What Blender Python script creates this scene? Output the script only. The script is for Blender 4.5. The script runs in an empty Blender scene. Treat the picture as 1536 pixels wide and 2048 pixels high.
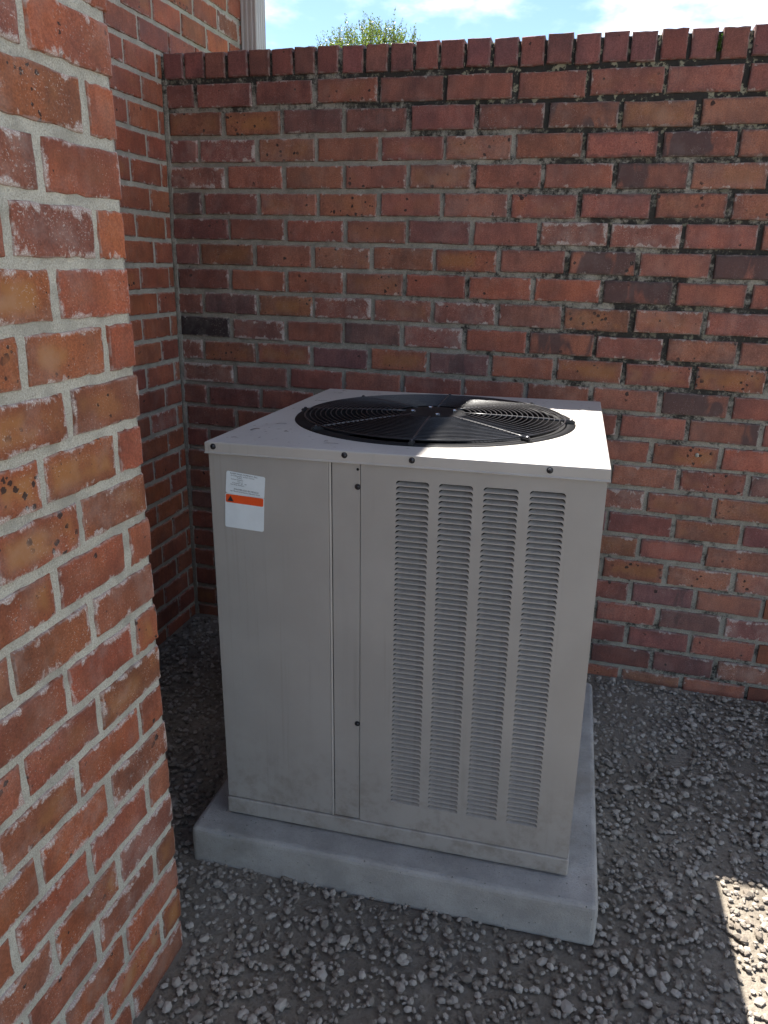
import bpy, bmesh, math, random
from mathutils import Vector, Matrix, noise
from mathutils.geometry import tessellate_polygon
random.seed(11)
R = math.radians
S = bpy.context.scene
COL = S.collection
GZ = 1.92                      # height of the bed joint under the coping above the ground
H = 0.0813                     # course height

# ------------------------------------------------------------------ camera
cam_d = bpy.data.cameras.new('camera')
cam = bpy.data.objects.new('camera', cam_d); COL.objects.link(cam)
cam_d.sensor_fit = 'VERTICAL'; cam_d.sensor_height = 24.0
cam_d.lens = 24.0 * 1487.3 / 2048.0
cam_d.clip_start = 0.02; cam_d.clip_end = 3000
cam.matrix_world = (Matrix.Translation((1.44458, -2.45787, -0.53691 + GZ)) @ Matrix.Rotation(0.26191, 4, 'Z')
                    @ Matrix.Rotation(1.24591, 4, 'X') @ Matrix.Rotation(0.0248, 4, 'Z'))
S.camera = cam

# ------------------------------------------------------------------ sky, sun, exposure
SUN = Vector((-0.374, 0.444, 1.0)).normalized()
ELEV = math.asin(SUN.z); AZ = math.atan2(SUN.x, SUN.y)
CLOUD = (5.5, 1.2, 0.1)
world = bpy.data.worlds.new('World'); S.world = world; world.use_nodes = True
wt = world.node_tree; wt.nodes.clear()
def wn(t, **k):
    n = wt.nodes.new(t)
    for a, b in k.items(): setattr(n, a, b)
    return n
wo = wn('ShaderNodeOutputWorld'); wb = wn('ShaderNodeBackground'); wb.inputs['Strength'].default_value = 0.060
sky = wn('ShaderNodeTexSky', sky_type='NISHITA', sun_disc=False, sun_elevation=ELEV, sun_rotation=AZ)
sky.air_density = 1.0; sky.dust_density = 0.1; sky.ozone_density = 3.0
tc = wn('ShaderNodeTexCoord'); mp = wn('ShaderNodeMapping'); mp.inputs['Scale'].default_value = (1.0, 1.0, 2.2)
mp.inputs['Location'].default_value = CLOUD
cn = wn('ShaderNodeTexNoise'); cn.inputs['Scale'].default_value = 2.3; cn.inputs['Detail'].default_value = 7; cn.inputs['Roughness'].default_value = 0.55
cr = wn('ShaderNodeMapRange'); cr.interpolation_type = 'SMOOTHSTEP'
cr.inputs['From Min'].default_value = 0.50; cr.inputs['From Max'].default_value = 0.66
cm = wn('ShaderNodeMix', data_type='RGBA'); cm.inputs['B'].default_value = (15.0, 15.3, 15.8, 1)
wt.links.new(tc.outputs['Generated'], mp.inputs['Vector']); wt.links.new(mp.outputs[0], cn.inputs['Vector'])
wt.links.new(cn.outputs['Fac'], cr.inputs['Value']); wt.links.new(cr.outputs[0], cm.inputs['Factor'])
wt.links.new(sky.outputs[0], cm.inputs['A']); wt.links.new(cm.outputs['Result'], wb.inputs['Color']); wt.links.new(wb.outputs[0], wo.inputs['Surface'])
sd = bpy.data.lights.new('sun', 'SUN'); sd.energy = 5.0; sd.angle = R(0.5); sd.color = (1.0, 0.95, 0.88)
so = bpy.data.objects.new('sun', sd); COL.objects.link(so)
so.rotation_euler = (-SUN).to_track_quat('-Z', 'Y').to_euler(); so.location = (-3, 4, 9)
S.view_settings.view_transform = 'Standard'; S.view_settings.look = 'None'
S.view_settings.exposure = 1.86; S.view_settings.gamma = 1.0; S.view_settings.use_curve_mapping = False
S.cycles.max_bounces = 5; S.cycles.diffuse_bounces = 4; S.cycles.use_denoising = True; S.cycles.use_adaptive_sampling = True; S.cycles.adaptive_threshold = 0.02

# ------------------------------------------------------------------ object helpers
def mesh_obj(name, verts, faces, mat, parent=None, smooth=False):
    me = bpy.data.meshes.new(name); me.from_pydata([tuple(v) for v in verts], [], faces); me.update()
    if mat: me.materials.append(mat)
    if smooth:
        for p in me.polygons: p.use_smooth = True
    o = bpy.data.objects.new(name, me); COL.objects.link(o)
    if parent: o.parent = parent
    return o
def bm_obj(name, bm, mat, parent=None, smooth=False):
    me = bpy.data.meshes.new(name); bm.to_mesh(me); bm.free()
    if mat: me.materials.append(mat)
    if smooth:
        for p in me.polygons: p.use_smooth = True
    o = bpy.data.objects.new(name, me); COL.objects.link(o)
    if parent: o.parent = parent
    return o
def empty(name, loc=(0, 0, 0)):
    o = bpy.data.objects.new(name, None); COL.objects.link(o); o.location = loc; o.empty_display_size = 0.1
    return o
def tag(o, label=None, cat=None, group=None, kind=None):
    if label: o['label'] = label
    if cat: o['category'] = cat
    if group: o['group'] = group
    if kind: o['kind'] = kind
    return o
def box(bm, lo, hi, M=None):
    vs = [bm.verts.new(Vector((x, y, z)) if M is None else M @ Vector((x, y, z)))
          for x in (lo[0], hi[0]) for y in (lo[1], hi[1]) for z in (lo[2], hi[2])]
    for f in ((0, 1, 3, 2), (4, 6, 7, 5), (0, 4, 5, 1), (2, 3, 7, 6), (0, 2, 6, 4), (1, 5, 7, 3)):
        bm.faces.new([vs[i] for i in f])
    return vs
def bevel_box(lo, hi, w, seg=2):
    bm = bmesh.new(); box(bm, lo, hi); bmesh.ops.recalc_face_normals(bm, faces=bm.faces)
    bmesh.ops.bevel(bm, geom=bm.edges[:], offset=w, segments=seg, affect='EDGES', profile=0.5)
    return bm
def lathe(bm, prof, n, c=(0, 0, 0), closed=False):
    rings = []
    for r, z in prof:
        rings.append([bm.verts.new((c[0] + r * math.cos(2 * math.pi * i / n), c[1] + r * math.sin(2 * math.pi * i / n), c[2] + z)) for i in range(n)])
    for a, b in zip(rings, rings[1:]):
        for i in range(n): bm.faces.new((a[i], a[(i + 1) % n], b[(i + 1) % n], b[i]))
    if closed: bm.faces.new(rings[-1]); bm.faces.new(rings[0][::-1])
    return rings
def tube(bm, pts, r, n=6, closed=False):
    rings = []; m = len(pts)
    for i, p in enumerate(pts):
        a = pts[i - 1] if (i or closed) else pts[0]; b = pts[(i + 1) % m] if (i < m - 1 or closed) else pts[-1]
        d = (Vector(b) - Vector(a)).normalized(); u = d.cross(Vector((0, 0, 1)))
        if u.length < 1e-3: u = Vector((1, 0, 0))
        u.normalize(); w = u.cross(d)
        rr = r[i] if isinstance(r, (list, tuple)) else r
        rings.append([bm.verts.new(Vector(p) + rr * (u * math.cos(2 * math.pi * k / n) + w * math.sin(2 * math.pi * k / n))) for k in range(n)])
    for i in range(m if closed else m - 1):
        a, b = rings[i], rings[(i + 1) % m]
        for k in range(n): bm.faces.new((a[k], a[(k + 1) % n], b[(k + 1) % n], b[k]))
    if not closed: bm.faces.new(rings[0][::-1]); bm.faces.new(rings[-1])

# ------------------------------------------------------------------ material helpers
class NT:
    def __init__(s, name):
        s.m = bpy.data.materials.new(name); s.m.use_nodes = True; s.t = s.m.node_tree
        s.b = s.t.nodes['Principled BSDF']; s.out = s.t.nodes['Material Output']
    def new(s, t, **k):
        n = s.t.nodes.new(t)
        for a, b in k.items(): setattr(n, a, b)
        return n
    def put(s, sock, v):
        if hasattr(v, 'is_output'): s.t.links.new(v, sock)
        elif isinstance(v, (tuple, list)) and len(v) == 3 and sock.type == 'RGBA': sock.default_value = (*v, 1)
        else: sock.default_value = v
    def math(s, op, a, b=0.0, c=0.0):
        n = s.new('ShaderNodeMath', operation=op); s.put(n.inputs[0], a); s.put(n.inputs[1], b); s.put(n.inputs[2], c); return n.outputs[0]
    def mul(s, a, b): return s.math('MULTIPLY', a, b)
    def add(s, a, b): return s.math('ADD', a, b)
    def sub(s, a, b): return s.math('SUBTRACT', a, b)
    def ss(s, v, lo, hi, a=0.0, b=1.0):
        n = s.new('ShaderNodeMapRange'); n.interpolation_type = 'SMOOTHSTEP'; n.clamp = True
        s.put(n.inputs['Value'], v); s.put(n.inputs['From Min'], lo); s.put(n.inputs['From Max'], hi)
        s.put(n.inputs['To Min'], a); s.put(n.inputs['To Max'], b); return n.outputs[0]
    def mix(s, f, a, b, mode='MIX'):
        n = s.new('ShaderNodeMix', data_type='RGBA', blend_type=mode); n.clamp_factor = True
        s.put(n.inputs['Factor'], f); s.put(n.inputs['A'], a); s.put(n.inputs['B'], b); return n.outputs['Result']
    def vmul(s, v, k):
        n = s.new('ShaderNodeVectorMath', operation='MULTIPLY'); s.put(n.inputs[0], v); s.put(n.inputs[1], k); return n.outputs[0]
    def vadd(s, v, k):
        n = s.new('ShaderNodeVectorMath', operation='ADD'); s.put(n.inputs[0], v); s.put(n.inputs[1], k); return n.outputs[0]
    def noise(s, v, sc, det=4.0, rough=0.55, dist=0.0):
        n = s.new('ShaderNodeTexNoise'); s.put(n.inputs['Vector'], v); n.inputs['Scale'].default_value = sc
        n.inputs['Detail'].default_value = det; n.inputs['Roughness'].default_value = rough; n.inputs['Distortion'].default_value = dist
        return n.outputs['Fac']
    def vor(s, v, sc, rnd=1.0):
        n = s.new('ShaderNodeTexVoronoi'); s.put(n.inputs['Vector'], v); n.inputs['Scale'].default_value = sc
        n.inputs['Randomness'].default_value = rnd; return n.outputs['Distance'], n.outputs['Color']
    def bump(s, h, st, dist, prev=None):
        n = s.new('ShaderNodeBump'); n.inputs['Strength'].default_value = st; n.inputs['Distance'].default_value = dist
        s.put(n.inputs['Height'], h)
        if prev is not None: s.put(n.inputs['Normal'], prev)
        return n.outputs[0]
    def attr(s, name):
        n = s.new('ShaderNodeAttribute', attribute_type='OBJECT', attribute_name=name); return n.outputs['Fac']
    def coord(s, k='Object'): return s.new('ShaderNodeTexCoord').outputs[k]
    def sep(s, v):
        n = s.new('ShaderNodeSeparateXYZ'); s.put(n.inputs[0], v); return n.outputs
    def fin(s, col, rough=0.8, normal=None, spec=0.5, metal=0.0):
        s.put(s.b.inputs['Base Color'], col); s.put(s.b.inputs['Roughness'], rough)
        if normal is not None: s.put(s.b.inputs['Normal'], normal)
        s.b.inputs['Specular IOR Level'].default_value = spec; s.b.inputs['Metallic'].default_value = metal
        return s.m

def brick_material(name, island=False):
    q = NT(name); oc = q.coord()
    if island:
        g = q.new('ShaderNodeNewGeometry'); rnd = g.outputs['Random Per Island']
        ramp = q.new('ShaderNodeValToRGB'); e = ramp.color_ramp; e.elements[0].color = (0.14, 0.052, 0.04, 1); e.elements[1].color = (0.29, 0.10, 0.05, 1)
        q.put(ramp.inputs[0], rnd); col = ramp.outputs[0]
        P = oc; orange = spots = white = patch = grime = 0.15; edge = 0.0; xz = None
    else:
        oi = q.new('ShaderNodeObjectInfo'); col = oi.outputs['Color']
        cmb = q.new('ShaderNodeCombineXYZ'); sd_ = q.attr('seed')
        q.put(cmb.inputs[0], q.mul(sd_, 37.0)); q.put(cmb.inputs[1], q.mul(sd_, 91.0)); q.put(cmb.inputs[2], q.mul(sd_, 53.0))
        P = q.vadd(oc, cmb.outputs[0])
        orange, spots, white, patch, grime = (q.attr(k) for k in ('orange', 'spots', 'white', 'patch', 'grime'))
        x, y, z = q.sep(oc)
        ex = q.sub(q.attr('hx'), q.math('ABSOLUTE', x)); ez = q.sub(q.attr('hz'), q.math('ABSOLUTE', z))
        ed = q.math('MINIMUM', ex, ez)            # distance in metres to the nearest edge of the face
    big = q.noise(P, 11, 3); mid = q.noise(P, 38, 4, 0.6); fine = q.noise(P, 320, 2, 0.7)
    streak = q.noise(q.vmul(P, (75.0, 20.0, 14.0)), 1.0, 4, 0.6)
    c = q.mix(q.ss(big, 0.3, 0.7), q.mix(1.0, col, (0.74, 0.76, 0.80), 'MULTIPLY'), q.mix(1.0, col, (1.16, 1.14, 1.08), 'MULTIPLY'))
    c = q.mix(q.ss(streak, 0.35, 0.75, 0.0, 0.62), c, q.mix(1.0, c, (0.70, 0.72, 0.78), 'MULTIPLY'))
    c = q.mix(q.ss(mid, 0.5, 0.8, 0.0, 0.35), c, q.mix(1.0, c, (1.35, 1.35, 1.3), 'MULTIPLY'))
    fm = q.ss(fine, 0.3, 0.7, 0.77, 1.22); g3 = q.new('ShaderNodeCombineColor')
    for i in range(3): q.put(g3.inputs[i], fm)
    c = q.mix(1.0, c, g3.outputs[0], 'MULTIPLY')
    h = q.mul(fine, 0.35)
    if not island:
        on = q.noise(P, 13, 2)
        om = q.mul(q.mul(q.ss(ed, 0.004, 0.026), q.ss(on, 0.40, 0.60)), orange)
        c = q.mix(q.mul(om, 0.85), c, (0.34, 0.150, 0.050))
        pn = q.noise(q.vmul(P, (13.0, 13.0, 5.0)), 1.0, 3, 0.5, 0.4)
        pm = q.mul(q.ss(pn, q.sub(0.62, q.mul(patch, 0.16)), q.sub(0.66, q.mul(patch, 0.12))), q.ss(patch, 0.0, 0.6))
        c = q.mix(q.mul(pm, 0.82), c, (0.070, 0.046, 0.046))
        vd, vc = q.vor(P, 84); vr = q.sep(vc)
        warp = q.mul(q.sub(q.noise(P, 190, 3), 0.5), 0.75); vsz = q.mul(q.math('POWER', vr[1], 3.0), 0.52)
        sm = q.mul(q.ss(q.add(vd, warp), vsz, q.add(vsz, 0.06), 1.0, 0.0), q.math('LESS_THAN', vr[0], q.mul(spots, 0.75)))
        sm = q.mul(sm, q.ss(big, 0.44, 0.56))
        c = q.mix(q.mul(sm, 0.9), c, (0.022, 0.016, 0.015)); 
        # lime bloom and mortar smears: towards the edges, running down, fine speckle
        smear = q.noise(q.vmul(P, (44.0, 30.0, 27.0)), 1.0, 4, 0.74, 0.5)
        edw = q.mul(q.ss(ed, 0.0, 0.020, 0.30, 0.0), q.ss(q.noise(P, 24, 2), 0.38, 0.58, 0.15, 1.0))
        wv = q.add(q.add(smear, edw), q.mul(q.sub(white, 1.0), 0.26))
        wm = q.ss(wv, 0.60, 0.74); sp = q.ss(q.noise(P, 520, 2, 0.5), 0.46, 0.62)
        haze = q.mul(q.mul(q.ss(q.noise(P, 16, 4, 0.65), 0.42, 0.75), white), 0.20)
        speck = q.mul(q.ss(q.noise(P, 330, 2, 0.65), 0.60, 0.68), q.mul(white, q.ss(q.noise(P, 22, 3), 0.40, 0.62)))
        wmask = q.math('MAXIMUM', q.mul(q.mul(wm, q.add(0.45, q.mul(sp, 0.55))), q.ss(white, 0.0, 0.25)), q.math('MAXIMUM', haze, q.mul(speck, 0.75)))
        c = q.mix(q.mul(wmask, 0.88), c, (0.56, 0.52, 0.47))
        # pale arris where mortar clings
        rim = q.mul(q.ss(q.add(ed, q.mul(q.sub(mid, 0.5), 0.010)), 0.0015, 0.0045, 1.0, 0.0), q.ss(q.noise(P, 70, 3), 0.38, 0.62))
        c = q.mix(q.mul(rim, 0.55), c, (0.33, 0.27, 0.24))
        gm = q.mul(q.mul(q.ss(q.add(ed, q.mul(q.sub(q.noise(P, 45, 4, 0.65), 0.5), 0.035)), 0.002, 0.011, 1.0, 0.0), grime), 0.8)
        c = q.mix(gm, c, (0.050, 0.038, 0.036))
    nrm = q.bump(h, 0.55, 0.0016)
    nrm = q.bump(q.noise(P, 26, 3, 0.6), 0.35, 0.004, nrm)
    return q.fin(c, q.ss(big, 0.3, 0.7, 0.72, 0.92), nrm, 0.35)

def mortar_material(name, base, mould=False):
    q = NT(name); P = q.coord()
    big = q.noise(P, 5, 4); mid = q.noise(P, 45, 3, 0.65); grain = q.noise(P, 420, 2, 0.75)
    c = q.mix(q.ss(big, 0.3, 0.7), tuple(b * 0.82 for b in base), base)
    c = q.mix(q.ss(mid, 0.35, 0.75, 0.0, 0.4), c, tuple(b * 0.62 for b in base))
    c = q.mix(q.ss(grain, 0.50, 0.68, 0.0, 0.65), c, tuple(b * 0.42 for b in base))
    c = q.mix(q.ss(grain, 0.46, 0.34, 0.0, 0.45), c, tuple(min(0.8, b * 1.4) for b in base))
    c = q.mix(q.ss(q.noise(P, 17, 3, 0.6), 0.45, 0.68, 0.0, 0.55), c, tuple(b * 0.50 for b in base))
    if mould:
        x, y, z = q.sep(P)
        d = q.math('ADD', q.mul(q.ss(x, 0.25, 1.75), 0.25), q.mul(q.ss(z, GZ - 0.26, GZ + 0.02), 0.23))
        d = q.sub(d, q.mul(q.ss(z, GZ - 0.75, GZ - 1.15), 0.12))
        n = q.add(q.mul(q.noise(P, 6.5, 3, 0.6), 0.60), q.mul(q.noise(P, 55, 4, 0.75), 0.55))
        m = q.ss(q.add(n, d), 0.70, 0.85)
        c = q.mix(q.mul(m, 0.93), c, (0.022, 0.021, 0.020))
        lich = q.mul(q.ss(q.noise(P, 48, 4, 0.65), 0.55, 0.63), q.ss(d, 0.12, 0.40))
        c = q.mix(q.mul(lich, 0.8), c, (0.36, 0.34, 0.24))
    nrm = q.bump(grain, 0.7, 0.0025); nrm = q.bump(mid, 0.6, 0.006, nrm)
    return q.fin(c, 0.93, nrm, 0.2)

BRICK = brick_material('brick_clay'); BRICK_FAR = brick_material('brick_clay_plain', True)
MORTAR_WALL = mortar_material('mortar_mouldy', (0.38, 0.355, 0.30), True)
MORTAR_NEAR = mortar_material('mortar_sandy', (0.52, 0.495, 0.41))
MORTAR_HOUSE = mortar_material('mortar_grey', (0.42, 0.39, 0.325))

# ------------------------------------------------------------------ brick meshes
def brick_mesh(L, h, depth, seed, nx=7, nz=3, jit=0.0013, bev=0.0035):
    """brick with uneven arrises, face towards -y, centre of the face at the origin"""
    rng = random.Random(seed); per = []
    for i in range(nx): per.append((-L / 2 + L * i / nx, -h / 2))
    for i in range(nz): per.append((L / 2, -h / 2 + h * i / nz))
    for i in range(nx): per.append((L / 2 - L * i / nx, h / 2))
    for i in range(nz): per.append((-L / 2, h / 2 - h * i / nz))
    n = len(per); V = []; F = []
    J = [(rng.uniform(-jit, jit), rng.uniform(-jit, jit), rng.random()) for _ in per]
    corner = {0, nx, nx + nz, 2 * nx + nz}
    for depth_i, inset in ((0.0, bev), (bev * 0.35, bev * 0.3), (bev * 1.6, 0.0), (depth, 0.0)):
        for i, (x, z) in enumerate(per):
            k = 1.0 + (0.9 * J[i][2] if depth_i < bev else 0)
            if i in corner: k *= 1.35
            jx, jz = (J[i][0], J[i][1]) if depth_i < depth else (0, 0)
            ix = inset * k
            xx = max(-L / 2 + ix, min(L / 2 - ix, x)) + jx; zz = max(-h / 2 + ix, min(h / 2 - ix, z)) + jz
            V.append((xx, depth_i, zz))
    F.append(tuple(range(n)))
    for r in range(3):
        for i in range(n):
            a, b = r * n + i, r * n + (i + 1) % n
            F.append((a, a + n, b + n, b))
    F.append(tuple(range(3 * n, 4 * n))[::-1])
    me = bpy.data.meshes.new('brick'); me.from_pydata(V, [], F); me.update(); me.materials.append(BRICK)
    return me
MESHES = {}
def get_mesh(kind, L, h, depth, **k):
    key = (kind, round(L, 2))
    if key not in MESHES:
        MESHES[key] = [brick_mesh(L, h, depth, len(MESHES) * 131 + i * 7, **k) for i in range(7)]
    return MESHES[key], L
BASE = (0.258, 0.094, 0.066)
TYPES = {  # colour, orange, spots, white, patch
    'r': ((0.268, 0.102, 0.071), .10, .10, .22, 0), 'R': ((0.310, 0.103, 0.062), .15, .08, .15, 0),
    'm': ((0.190, 0.075, 0.066), 0, .12, .30, 0), 'p': ((0.130, 0.078, 0.078), 0, .05, .25, .35),
    'd': ((0.125, 0.048, 0.043), 0, .15, .22, 0), 'k': ((0.040, 0.028, 0.026), 0, .0, .45, 0),
    'o': ((0.275, 0.105, 0.056), 1.0, .95, .15, 0), 'b': ((0.220, 0.090, 0.055), .55, .55, .15, 0),
    't': ((0.290, 0.130, 0.085), .5, .35, .55, .15), 'w': ((0.235, 0.105, 0.088), 0, .10, .95, 0),
    's': ((0.250, 0.094, 0.064), .35, .80, .25, 0), 'g': ((0.240, 0.092, 0.066), .10, .12, .20, 1.0)}
for k_ in TYPES:
    t_ = TYPES[k_]; f_ = 0.0 if k_ == 'k' else 0.38
    TYPES[k_] = (tuple(a * (1 - f_) + b * f_ for a, b in zip(t_[0], BASE)),) + t_[1:]
def put_brick(name, parent, meshes, face, rotz, typ, hx, hz, sx=1.0, grime=0.0, white=None, tint=1.0, wob=1.0, sz=1.0, hue=(1, 1, 1)):
    o = bpy.data.objects.new(name, random.choice(meshes)); COL.objects.link(o); o.parent = parent
    o.location = face; o.rotation_euler = (random.gauss(0, .006) * wob, random.gauss(0, .004) * wob, rotz + random.gauss(0, .006) * wob)
    o.scale = (sx, 1, sz)
    c, og, sp, wh, pa = TYPES[typ]; v = random.uniform(0.88, 1.12) * tint
    c = tuple(a_ * b_ for a_, b_ in zip(c, hue)); o.color = (c[0] * v * random.uniform(.96, 1.04), c[1] * v * random.uniform(.93, 1.07), c[2] * v * random.uniform(.92, 1.08), 1)
    o['seed'] = random.random(); o['orange'] = og * random.uniform(.8, 1.0) * (0.62 if rotz == 0 else 1.0); o['spots'] = sp
    o['white'] = wh if white is None else max(wh, white); o['patch'] = pa; o['grime'] = grime; o['hx'] = hx; o['hz'] = hz
    return o
def pick(w='rrrrrrRRmmsssbbtowgpd'): return random.choice(w)

# ------------------------------------------------------------------ mortar bodies (uneven recessed joints)
def mortar_sheet(name, org, ux, uz, un, w, h, step, recess, amp, mat, parent, thick):
    """front surface facing un, origin org; real undulation, closed box behind"""
    nx = max(1, int(w / step)); nz = max(1, int(h / step)); V = []; F = []
    for j in range(nz + 1):
        for i in range(nx + 1):
            p = org + ux * (w * i / nx) + uz * (h * j / nz)
            d = noise.noise(p * 28) * amp + noise.noise(p * 95) * amp * 0.7
            V.append(p - un * (recess - d))
    for j in range(nz):
        for i in range(nx):
            a = j * (nx + 1) + i; F.append((a, a + 1, a + nx + 2, a + nx + 1))
    per = [i for i in range(nx + 1)] + [(j + 1) * (nx + 1) - 1 for j in range(1, nz + 1)] + [nz * (nx + 1) + i for i in range(nx - 1, -1, -1)] + [j * (nx + 1) for j in range(nz - 1, 0, -1)]
    b0 = len(V)
    for i in per:
        q = V[i]; dd = (q - org).dot(un); V.append(q - un * (dd + thick))
    m = len(per)
    for k in range(m): F.append((per[k], b0 + k, b0 + (k + 1) % m, per[(k + 1) % m]))
    F.append(tuple(range(b0, b0 + m))[::-1])
    o = mesh_obj(name, V, F, mat, parent)
    for p in o.data.polygons[:nx * nz]: p.use_smooth = True
    return o

# ------------------------------------------------------------------ ground
def ground_material():
    q = NT('yard_soil'); P = q.coord()
    n = q.noise(P, 3.0, 6, 0.6); f = q.noise(P, 90, 5, 0.7)
    c = q.mix(q.ss(n, 0.35, 0.65), (0.185, 0.160, 0.130), (0.25, 0.22, 0.18)); c = q.mix(q.ss(f, 0.4, 0.7, 0, 0.6), c, (0.13, 0.11, 0.085))
    return q.fin(c, 0.95, q.bump(f, 0.8, 0.01), 0.2)
def lawn_material():
    q = NT('lawn'); P = q.coord()
    n = q.noise(P, 0.6, 6, 0.6); f = q.noise(P, 40, 5, 0.7)
    c = q.mix(q.ss(n, 0.35, 0.65), (0.05, 0.085, 0.025), (0.09, 0.11, 0.04)); c = q.mix(q.ss(f, 0.4, 0.7, 0, 0.5), c, (0.03, 0.05, 0.016))
    return q.fin(c, 0.95, q.bump(f, 0.8, 0.02), 0.2)
GM = ground_material()
V = []; F = []; n = 60
xs = [-1500, -400, -100, -30, -10] + [-6 + 14 * i / n for i in range(n + 1)] + [12, 30, 100, 400, 1500]
ys = [-1500, -400, -100, -30, -10] + [-6 + 6.4 * i / n for i in range(n + 1)] + [3, 12, 30, 100, 400, 1500]
for y in ys:
    for x in xs:
        near = max(0.0, 1 - max(0, abs(x - 1) - 4) / 3) * max(0.0, 1 - max(0, abs(y + 1.5) - 3) / 3)
        V.append((x, y, near * (0.012 * noise.noise(Vector((x * 2.2, y * 2.2, 0))) + 0.006 * noise.noise(Vector((x * 9, y * 9, 3))))))
w = len(xs)
for j in range(len(ys) - 1):
    for i in range(w - 1): F.append((j * w + i, j * w + i + 1, (j + 1) * w + i + 1, (j + 1) * w + i))
g = mesh_obj('ground', V, F, GM, smooth=True); g['kind'] = 'structure'
lawn = mesh_obj('lawn', [(-300, 0.6, .03), (300, 0.6, .03), (300, 600, .03), (-300, 600, .03)], [(0, 1, 2, 3)], lawn_material()); lawn['kind'] = 'structure'

# ------------------------------------------------------------------ garden wall (back)
W0, X0 = 0.20755, 0.11256
NC = 24
wall = empty('garden_wall', (0.9, 0.1, 0))
tag(wall, 'long red brick garden wall with upright coping bricks and black mould in its joints', 'wall')
def child(o, p):
    o.parent = p; o.matrix_parent_inverse = p.matrix_world.inverted(); return o
bpy.context.view_layer.update()
XEND = 4.2
m_ = mortar_sheet('mortar', Vector((0.0012, 0, 0)), Vector((1, 0, 0)), Vector((0, 0, 1)), Vector((0, -1, 0)), XEND - 0.0012, GZ + 0.071, 0.009, 0.0082, 0.0024, MORTAR_WALL, None, 0.19)
child(m_, wall)
cj = mortar_sheet('corner_joint', Vector((-0.0042, 0, 0)), Vector((1, 0, 0)), Vector((0, 0, 1)), Vector((0, -1, 0)), 0.0165, GZ + 0.075, 0.0035, 0.0012, 0.0028, MORTAR_WALL, None, 0.02); child(cj, wall)
LAY = ['mmmsmrrsrr', 'bopmmmgtrr', 'wwtrstrrgr', 'wrrstrrgtr', 'pmtssrsrss', 'ddrsmrwwrr', 'mbrtrorgrg', 'dRRbRRRgRR', 'mpowtwrotr',
       'kwrpwRgrrr', 'wbopopRooo', 'wmrrmrrrgr', 'mdrrrrrrrg', 'drrrrrsroR', 'mdrmsrRrrb']
XVIS = 2.12
bh = H - 0.0145
far_bm = bmesh.new()
for c in range(1, NC + 1):
    zc = GZ - (c - 0.5) * H
    off = X0 if c % 2 else X0 + W0 / 2
    off += random.gauss(0, .003) - (0.008 if c > 6 and c % 2 else 0.004 if c % 2 == 0 else -0.004)
    js = [0.0 + 0.002] + [off + i * W0 * 0.9985 for i in range(22)]
    for i in range(len(js) - 1):
        a, b = js[i], js[i + 1]
        gl, gr = random.uniform(.0045, .0095), random.uniform(.0045, .0095)
        if i == 0: gl = random.uniform(.004, .013)
        L = b - a - gl - gr; xc = (a + gl + b - gr) / 2
        if b < XVIS + 0.16:
            typ = LAY[c - 1][i] if c <= len(LAY) and i < len(LAY[c - 1]) else pick()
            ms, L0 = get_mesh('wall', 0.098 if L < .13 else 0.193, bh, 0.085)
            gr_ = max(0.0, min(1.0, (xc - 0.45) / 1.1)) * (1.0 if c < 9 else 0.55) + (0.40 if c < 3 else 0)
            t_ = 0.98 if c < 4 else 1.0
            o = put_brick('brick', None, ms, (xc, random.gauss(0, .0010), zc + random.gauss(0, .0012)), 0, typ, L0 / 2, bh / 2, L / L0, grime=min(1, gr_) * random.uniform(.05, .75), tint=t_ * (1.0 + 0.10 * min(1, xc / 1.8)), white=(random.uniform(.2, .5)), sz=random.uniform(.975, 1.025))  # bricks tinted brighter towards the right, painting in light along the wall
            child(o, wall)
        elif b < XEND:
            box(far_bm, (a + gl, 0, zc - bh / 2), (b - gr, 0.08, zc + bh / 2))
o = bm_obj('brick_run', far_bm, BRICK_FAR); o['kind'] = 'stuff'; child(o, wall)
# coping: rowlock bricks across the wall
CP = 0.0775; cw, ch = CP - 0.0100, 0.074
cop = [brick_mesh(cw, ch, 0.200, 900 + i, nx=4, nz=4, jit=0.0012, bev=0.0035) for i in range(8)]
x = 0.006; i = 0; far_bm = bmesh.new(); MOSSX = 1.712; best = 9
while x < XEND - 0.08:
    g_ = random.uniform(.0065, .0120)
    if x < XVIS + 0.1:
        o = put_brick('coping_brick', None, cop, (x + cw / 2, random.gauss(-0.001, .0022), GZ + .0075 + ch / 2 + random.gauss(0, .0014)), 0, 'm', cw / 2, ch / 2,
                      random.uniform(.97, 1.02), grime=0.12 + .2 * random.random(), tint=0.95, sz=random.uniform(.98, 1.02))
        o.color = (o.color[0] * 1.02, o.color[1] * 1.02, o.color[2] * 1.06, 1); o['white'] = 0.12; o['spots'] = 0.05
        child(o, wall)
    else:
        box(far_bm, (x, 0, GZ + .0075), (x + cw, .2, GZ + .0075 + ch))
    if abs(x + cw + g_ / 2 - 1.712) < best: best = abs(x + cw + g_ / 2 - 1.712); MOSSX = x + cw + g_ / 2
    x += cw + g_; i += 1
o = bm_obj('coping_run', far_bm, BRICK_FAR); o['kind'] = 'stuff'; child(o, wall)
# pale blob of mortar stuck on a brick of the lower right, and the fillet along the bottom
bm = bmesh.new(); bmesh.ops.create_icosphere(bm, subdivisions=2, radius=0.007)
for v in bm.verts: v.co += Vector([noise.noise(v.co * 200 + Vector((k * 9, 0, 0))) for k in range(3)]) * 0.003; v.co.y *= 0.5
o = bm_obj('mortar_blob', bm, MORTAR_NEAR, smooth=True); o.location = (1.800, -0.002, GZ - 13.42 * H); child(o, wall)

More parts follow.
